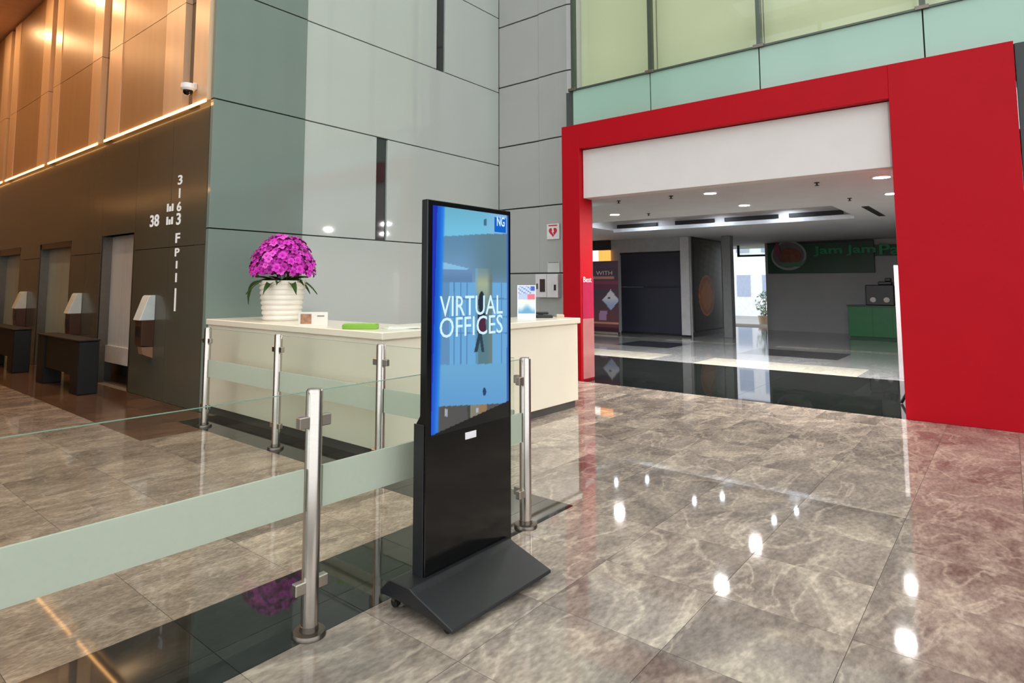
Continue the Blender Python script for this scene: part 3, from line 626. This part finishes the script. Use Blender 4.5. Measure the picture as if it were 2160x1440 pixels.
# artwork of the screen is laid out on its own grid; ART maps the panel's (x, z) in metres to that grid, ART_INV back
ART = ((1237.815010, 66.843260, -684.73778594), (351.035906, -967.251717, 2156.53931889), (0.581860, 0.064134, 1.00000000))
ART_INV = ((0.000647, 0.000065, 0.30322248), (-0.000529, -0.000958, 1.70275530), (-0.000343, 0.000024, 0.71436259))
def hom(M, a, b):
    q = [m[0]*a+m[1]*b+m[2] for m in M]; return q[0]/q[2], q[1]/q[2]
def scr(u, v, p):
    x, y = hom(ART, p.x, p.z); t = (x-905)/165.0
    edge = 905 + (922-y)/491*14                                   # left border of the lit area
    d = x-edge
    bot = 922 + (846-922)*(x-902)/168                             # slanting lower border of the picture
    if y > bot: return (6, 6, 7)
    if x > 1069: return (60, 110, 190)
    # main picture
    hz = 498 - 5*sstep(930, 1040, x)
    if y < hz: c = mixc((118, 196, 226), (126, 212, 246), sstep(440, 495, y)); c = mixc(c, (150, 200, 245), sstep(1015, 1060, x))
    elif y < 770 - 4*t:
        c = mixc((104, 152, 186), (128, 172, 214), sstep(hz, 590, y)); c = mixc(c, (104, 140, 156), sstep(970, 1040, x)*sstep(640, 560, y))
        if x < 998 and y > 549 + max(0, x-920)*.25 and y < 568: c = (150, 210, 250)
        if x < 996 and 568 <= y < 596: c = mixc((118, 158, 205), (104, 146, 190), sstep(568, 590, y))
        if y >= 596:
            c = (118, 186, 240)
            if 926 < x < 948: c = (108, 158, 205)
            for a in (958, 972, 985, 1058):
                if abs(x-a) < 1.3: c = (92, 150, 205)
            for b in (630, 668, 702):
                if abs(y-b) < 1.3 and x > 950: c = (92, 148, 200)
        if 1003 < x < 1038 and y > 566:                           # pillar in the picture
            c0 = c; c = mixc((196, 198, 146), (92, 124, 128), sstep(590, 670, y)); c = mixc(c, (120, 128, 112), sstep(1026, 1036, x)); c = mixc(c, c0, .55*sstep(598, 570, y)+.2)
            if x < 1008: c = mixc(c, (118, 186, 240), .5)
        # walking figure
        if 612 < y < 660 and (x-1016)**2/49+(y-638)**2/560 < 1: c = (34, 44, 62)
        if 660 <= y < 702 and abs(x-1016) < 8+(y-660)*.03: c = (86, 38, 66) if y > 668 else (40, 44, 60)
        if 700 <= y < 742 and (abs(x-(1013-(y-700)*.22)) < 3.5 or abs(x-(1013+(y-700)*.14)) < 3.0): c = (44, 72, 90)
    elif y < 858 - 8*t:
        c = mixc((116, 184, 232), (104, 172, 228), sstep(770, 850, y))
        if (x-1022)**2/14+(y-826)**2/75 < 1: c = (24, 62, 124)
    else:
        c = (88, 86, 86)
        if 986 < x < 992: c = (66, 68, 60)
        if 992 <= x < 1011: c = (140, 140, 124)
        if 1011 <= x < 1027 and y < 873: c = (160, 128, 92)
        elif 1011 <= x < 1027: c = (122, 124, 112)
        if 938 < x < 944 and 862 < y < 878: c = (176, 184, 190)
        if 1004 < x < 1009 and 860 < y < 870: c = (190, 196, 196)
        if 1046 < x < 1051 and 866 < y < 876: c = (170, 190, 206)
        if x > 1055: c = (60, 92, 140)
    if 1020 < x < 1026 and 462 < y < 476: c = (70, 118, 150)
    # deep blue band down the left side
    if d < 4: c = (22, 46, 190)
    elif d < 22: c = mixc((8, 96, 226), (40, 140, 250), sstep(6, 18, d)) if d < 16 else mixc((40, 140, 250), c, sstep(16, 22, d))
    return c
M_scr = vcol('lit_screen', .62, .12)
scn = printed('screen', kk, M_scr, lambda u, v: (sx0+(sx1-sx0)*u, ky-.0025, sz0+(sz1-sz0)*v), 150, 240, scr)
M_txt = emit('screen_text', (206, 238, 255), .85)
def zat(px, py): return hom(ART_INV, px, py)                       # point of the panel for an artwork position
xa, _ = zat(927, 640); xb, _ = zat(1059, 640)
_, za = zat(990, 663); _, zb = zat(990, 626); text_part('lettering', 'VIRTUAL', M_txt, scn, (xa, ky-.0035, za-.005), (1, 0, 0), (0, 0, 1), xb-xa, zb-za+.012, .001)
_, za = zat(990, 706); _, zb = zat(990, 669); text_part('lettering', 'OFFICES', M_txt, scn, (xa, ky-.0035, za-.004), (1, 0, 0), (0, 0, 1), xb-xa, zb-za+.01, .001)
xa, za = zat(1042, 489); xb, zb = zat(1066, 461)
box(xa, xb, ky-.0045, ky-.0035, za, zb).build('logo_square', emit('logo_blue', (20, 100, 200), .8), scn)
text_part('logo_letters', 'NG', M_txt, scn, (xa+.02, ky-.005, za+.035), (1, 0, 0), (0, 0, 1), xb-xa-.035, .055, .001, .015)
xa, za = zat(981, 932); xb, zb = zat(1004, 918)
MB().prism([(xa, za+.012), (xb, za+.012), (xb, za+.048), (xa, za+.048)], 'y', ky-.004, ky-.0005).build('brand_plate', mat('brand_white', (235, 233, 236), .4), kk, .001)

# ------------------------------------------------------------------ corridor things
sh = thing('roller_shutter', (18.55, 8.65, 0), 'closed dark navy two panel shutter in the grey shopfront', 'shutter')
M_sh = mat('navy_shutter', (46, 50, 64), .45, .0, .06, 3)
box(18.60, 18.64, 7.64, 9.70, .06, 1.488).build('panel', M_sh, sh, .006); box(18.60, 18.64, 7.64, 9.70, 1.505, 2.57).build('panel', M_sh, sh, .006)
box(18.58, 18.66, 7.63, 9.71, 0, .06).build('bottom_bar', M_kmatte, sh); box(18.575, 18.66, 7.63, 9.71, 2.55, 2.615).build('head_box', M_kmatte, sh); box(18.57, 18.60, 7.66, 8.9, 1.49, 1.52).build('lock_bar', M_kmatte, sh)
pl_ = thing('white_pilaster', (18.5, 7.5, 0), 'narrow white pilaster between shutter and food poster', 'pilaster')
box(18.47, 18.53, 7.36, 7.63, .05, 3.04).build('face', mat('pilaster_white', (190, 193, 197), .5), pl_, .006); box(18.46, 18.53, 7.35, 7.65, 0, .05).build('plinth', M_kmatte, pl_)
fp = thing('food_poster', (19.9, 7.29, 1.5), 'tall dark brown poster with an orange round dish', 'poster')
box(18.6, 21.1, 7.285, 7.30, .14, 3.03).build('backing', mat('poster_frame', (40, 38, 30), .5), fp)
box(18.56, 21.1, 7.27, 7.30, 0, .14).build('skirting', M_kmatte, fp)
def fpf(u, v, p):
    c = mixc((34, 28, 20), (74, 66, 36), sstep(.15, .6, v)*sstep(0, .5, u)); c = mixc(c, (40, 40, 34), sstep(.8, 1, u))
    n = math.sin(u*23+v*31)*math.sin(u*11-v*47); c = tuple(max(0, q*(1+.25*n)) for q in c)
    du, dv = (p.x-19.68)/.66, (p.z-1.24)/.62; r = du*du+dv*dv
    if r < 1: c = mixc((186, 110, 34), (146, 74, 18), sstep(.2, .9, r+.2*math.sin(u*40)*math.cos(v*60)))
    if .86 < r < 1.05: c = (196, 106, 40) if u < .5 else (150, 96, 44)
    if v > .86 and abs(u-.45) < .12 and int(v*60) % 3 == 0: c = (104, 92, 62)
    return c
printed('print', fp, vcol('printed_poster', rough=.3), lambda u, v: (18.65+2.4*u, 7.2835, .18+2.8*v), 60, 90, fpf)
bn = thing('banner_stand', (17.9, 9.9, 0), 'dark plum pull-up banner with a white card picture by the left jamb', 'banner')
def bnf(u, v, p):
    c = mixc((112, 66, 70), (88, 74, 92), sstep(.1, .5, v)); c = mixc(c, (104, 84, 104), sstep(.85, .95, v))
    if .68 < v < .73: c = (150, 70, 92)
    if .62 < v < .66: c = (122, 52, 80)
    if .76 < v < .79 and .35 < u < .92: c = (214, 150, 140)
    a, b = (u-.80)*.9+(v-.45)*.75, -(u-.80)*.9+(v-.45)*1.1
    if abs((u-.82)/.2)+abs((v-.45)/.15) < 1: c = mixc((232, 236, 246), (168, 190, 228), sstep(.5, .36, v))
    if (u-.78)**2*2+(v-.48)**2*6 < .0012: c = (34, 52, 92)
    if .16 < v < .3 and abs(u-.62-.2*(v-.2)) < .09: c = (176, 140, 184)
    if abs(u-.08) < .06 and .52 < v < .62: c = (206, 204, 196)
    if abs(u-.1) < .05 and .18 < v < .26: c = (226, 222, 214)
    if .1 < v < .13: c = (206, 150, 132)
    if v < .06: c = (70, 36, 52)
    return c
bw0, bw1 = 9.42, 10.9
box(17.86, 17.87, bw0, bw1, .08, 2.30).build('sheet', mat('banner_back', (90, 70, 80), .6), bn)
printed('print', bn, vcol('printed_banner', rough=.5), lambda u, v: (17.857, bw1-(bw1-bw0)*u, .09+2.2*v), 50, 80, bnf)
box(17.78, 17.95, bw0, bw1, 0, .08).build('base', M_steel, bn, .01); box(17.85, 17.88, bw0, bw1, 2.30, 2.33).build('top_rail', M_steel_dk, bn)
text_part('lettering', 'WITH', mat('print_white', (235, 232, 228), .5), bn, (17.853, 10.2, 1.88), (0, -1, 0), (0, 0, 1), .58, .13, .003)
lb = thing('lightbox', (18.5, 10.4, 2.3), 'small lit white and orange lightbox above the plum banner', 'lightbox')
box(18.42, 18.54, 10.02, 10.85, 2.72, 3.04).build('dark_fascia', M_kmatte, lb)
box(18.44, 18.54, 10.45, 10.85, 2.26, 2.71).build('white_panel', emit('lightbox_white', (255, 246, 236), 1.6), lb); box(18.44, 18.54, 10.03, 10.44, 2.26, 2.71).build('orange_panel', emit('lightbox_orange', (255, 160, 80), 1.3), lb)
# green shop sign
sg = thing('shop_sign', (23.3, 4.8, 1.97), 'dark green shop sign with a roast dish emblem and green lettering', 'sign')
box(23.2, 23.3, 3.21, 6.41, 1.97, 3.03).build('board', mat('sign_green', (10, 62, 34), .4, var=.3, scale=1), sg, .006)
box(23.18, 23.2, 3.21, 6.41, 2.96, 3.03).build('top_edge', M_kmatte, sg)
def ell(cy, cz, ry, rz, n=36, f=None): return [(cy+ry*math.cos(2*math.pi*k/n), cz+rz*math.sin(2*math.pi*k/n)) for k in range(n)]
em = MB().prism(ell(5.72, 2.58, .56, .5), 'x', 23.17, 23.2).build('emblem', mat('emblem_rim', (150, 158, 156), .4), sg)
MB().prism(ell(5.73, 2.60, .50, .44), 'x', 23.16, 23.17).build('emblem_field', mat('emblem_field', (104, 98, 100), .4), em)
MB().prism(ell(5.68, 2.56, .36, .27), 'x', 23.12, 23.16).build('roast', mat('roast_brown', (122, 66, 44), .4, var=.3, scale=6), em, .01)
MB().prism([(6.02, 2.35), (5.3, 2.35), (5.2, 2.42), (5.35, 2.2), (5.9, 2.2), (6.1, 2.42)], 'x', 23.11, 23.16).build('garnish', mat('garnish_green', (84, 128, 96), .5), em)
MB().prism([(6.12, 2.55), (6.18, 2.85), (6.08, 3.05), (5.98, 2.9), (5.95, 2.62)], 'x', 23.11, 23.16).build('flame', mat('flame_plum', (134, 66, 92), .5), em)
M_sl = mat('sign_letter_green', (20, 150, 96), .4)
for s, y, wd in (('Jam', 4.95, .86), ('Jam', 3.98, .82), ('Paz', 3.06, .82)): text_part('lettering', s, M_sl, sg, (23.19, y, 2.53), (0, -1, 0), (0, 0, 1), wd, .34, .03, .02)
box(23.27, 23.3, 2.2, 3.21, 2.5, 2.86).build('letter_rail', mat('sign_green', (10, 62, 34)), sg)
# green stall counter and black machine
gc = thing('green_counter', (21.5, 3.0, 0), 'bright green stall counter in front of the grey wall', 'counter')
M_gr = mat('green_laminate', (8, 116, 62), .4)
box(21.5, 22.3, 1.5, 3.72, .05, .94).build('body', M_gr, gc, .006); box(21.47, 22.33, 1.47, 3.75, .94, .975).build('worktop', mat('dark_worktop', (28, 62, 48), .3), gc, .004); box(21.53, 22.25, 1.5, 3.68, 0, .05).build('plinth', mat('green_plinth', (14, 84, 48), .5), gc)
for y in (2.6, 3.1): box(21.494, 21.5, y-.003, y+.003, .06, .93).build('seam', mat('green_plinth', (14, 84, 48)), gc)
bmach = thing('drinks_machine', (21.8, 2.95, .975), 'black drinks machine with two round dials on the green counter', 'machine')
box(21.65, 22.1, 2.55, 3.27, .975, 1.58).build('body', M_kmatte, bmach, .02); box(21.7, 22.05, 2.6, 2.95, 1.58, 1.68).build('hopper', M_kmatte, bmach, .02); box(21.75, 21.95, 2.62, 2.78, 1.68, 1.78).build('lid', M_kmatte, bmach, .02)
for y in (3.08, 2.74): MB().cyl((21.65, y, 1.14), (21.62, y, 1.14), .075, 20).build('dial', mat('dial_white', (224, 220, 216), .4), bmach)
# slim display by the right jamb
ds = thing('display_stand', (12.6, 1.4, 0), 'narrow white display stand with red rungs beside the right red jamb', 'stand')
M_dw = mat('stand_white', (176, 170, 174), .4); M_dr = mat('stand_red', (190, 40, 66), .4)
box(12.58, 12.62, 1.40, 1.47, 0, 1.9).build('upright', M_dw, ds, .004); box(12.58, 12.62, .95, 1.0, 0, 1.9).build('upright', M_dw, ds, .004); box(12.60, 12.615, 1.0, 1.40, .75, 1.9).build('board', M_dw, ds)
for z in (.08, .40, .72): box(12.58, 12.62, 1.0, 1.40, z, z+.06).build('rung', M_dw, ds)
for z in (.14, .46): box(12.60, 12.61, 1.0, 1.40, z, z+.26).build('panel', M_dr, ds)
fsn = thing('folding_stand', (10.0, 1.1, 0), 'black folding stand foot poking out behind the right red jamb', 'stand')
MB().cyl((10.0, 1.16, .01), (9.9, .92, .5), .018, 10).build('leg', M_kmatte, fsn); MB().cyl((9.75, .78, .01), (9.9, .92, .5), .018, 10).build('leg', M_kmatte, fsn); MB().cyl((9.9, .92, .48), (9.9, .92, 1.1), .016, 10).build('pole', M_kmatte, fsn)
# exit door frame and outdoor greenery
ex = struct('door_4', MB().box(24.0, 24.06, 7.62, 7.70, 2.62, RZ).box(24.0, 24.06, 6.52, 7.70, 2.62, 2.69), mat('exit_frame_black', (34, 30, 40), .4), 'dark frame of the bright exit')
box(24.02, 24.03, 6.60, 7.62, 2.69, RZ).build('pane', M_clearg, ex); box(24.0, 24.05, 6.60, 6.63, 0, 2.62).build('frame_bar', mat('exit_bar_grey', (150, 146, 160), .4), ex)
struct('wall_exit_left', box(24.1, 24.3, 8.0, 11, 0, RZ), M_white, 'white wall left of the exit')
sp = thing('outdoor_planter', (27.5, 7.75, -.32), 'leafy shrub in a pale planter outside the exit', 'plant')
MB().lathe([(.22, -.32), (.3, .28), (.32, .3), (.27, .3), (.25, .2), (.02, .2)], (27.5, 7.75), 20).build('pot', mat('planter_pale', (214, 190, 160), .6), sp, 0, True)
lf = MB(); rnd = random.Random(3)
for k in range(170):
    a, zz = rnd.uniform(0, 6.28), rnd.uniform(0, 1); rr = .4*math.sin(.4+2.4*zz)*rnd.uniform(.3, 1); c = Vector((27.5+rr*math.cos(a), 7.75+rr*math.sin(a), .32+zz*1.0))
    d1 = Vector((rnd.uniform(-1, 1), rnd.uniform(-1, 1), rnd.uniform(-.4, 1))).normalized()*.11; d2 = d1.orthogonal().normalized()*.03; i = len(lf.v)
    lf.v += [tuple(c-d1), tuple(c+d2), tuple(c+d1), tuple(c-d2)]; lf.f.append((i, i+1, i+2, i+3))
tag(lf.build('foliage', mat('shrub_leaf', (96, 130, 88), .5, var=.3), sp), kind='stuff'); MB().cyl((27.5, 7.75, .2), (27.5, 7.75, .9), .02, 8).build('stem', mat('shrub_stem', (90, 76, 52), .7), sp)
rbk = thing('red_bucket', (27.0, 7.05, -.32), 'red bucket on the ground outside the exit', 'bucket')
MB().lathe([(.14, -.32), (.19, .12), (.2, .13), (.18, .12), (.13, -.28), (.01, -.28)], (27.0, 7.05), 20).build('shell', mat('bucket_red', (200, 70, 84), .4), rbk, 0, True)
MB().tube([(27.0, 7.05+.19*math.cos(math.pi*k/8), .12+.14*math.sin(math.pi*k/8)) for k in range(9)], .006).build('handle', M_steel, rbk)
hs = thing('pale_building', (40, 12, -.32), 'pale hazy building seen through the exit', 'building')
box(40, 48, 4, 26, -.32, 12).build('wall', mat('pale_render', (236, 238, 246), .8), hs)
for y in (9.5, 11.0, 12.5, 14): 
    for z in (.9, 3.6, 6.3): box(39.96, 40.0, y-.4, y+.4, z, z+1.3).build('window', mat('pale_window', (168, 180, 204), .2), hs)
print('tiles', ntile)
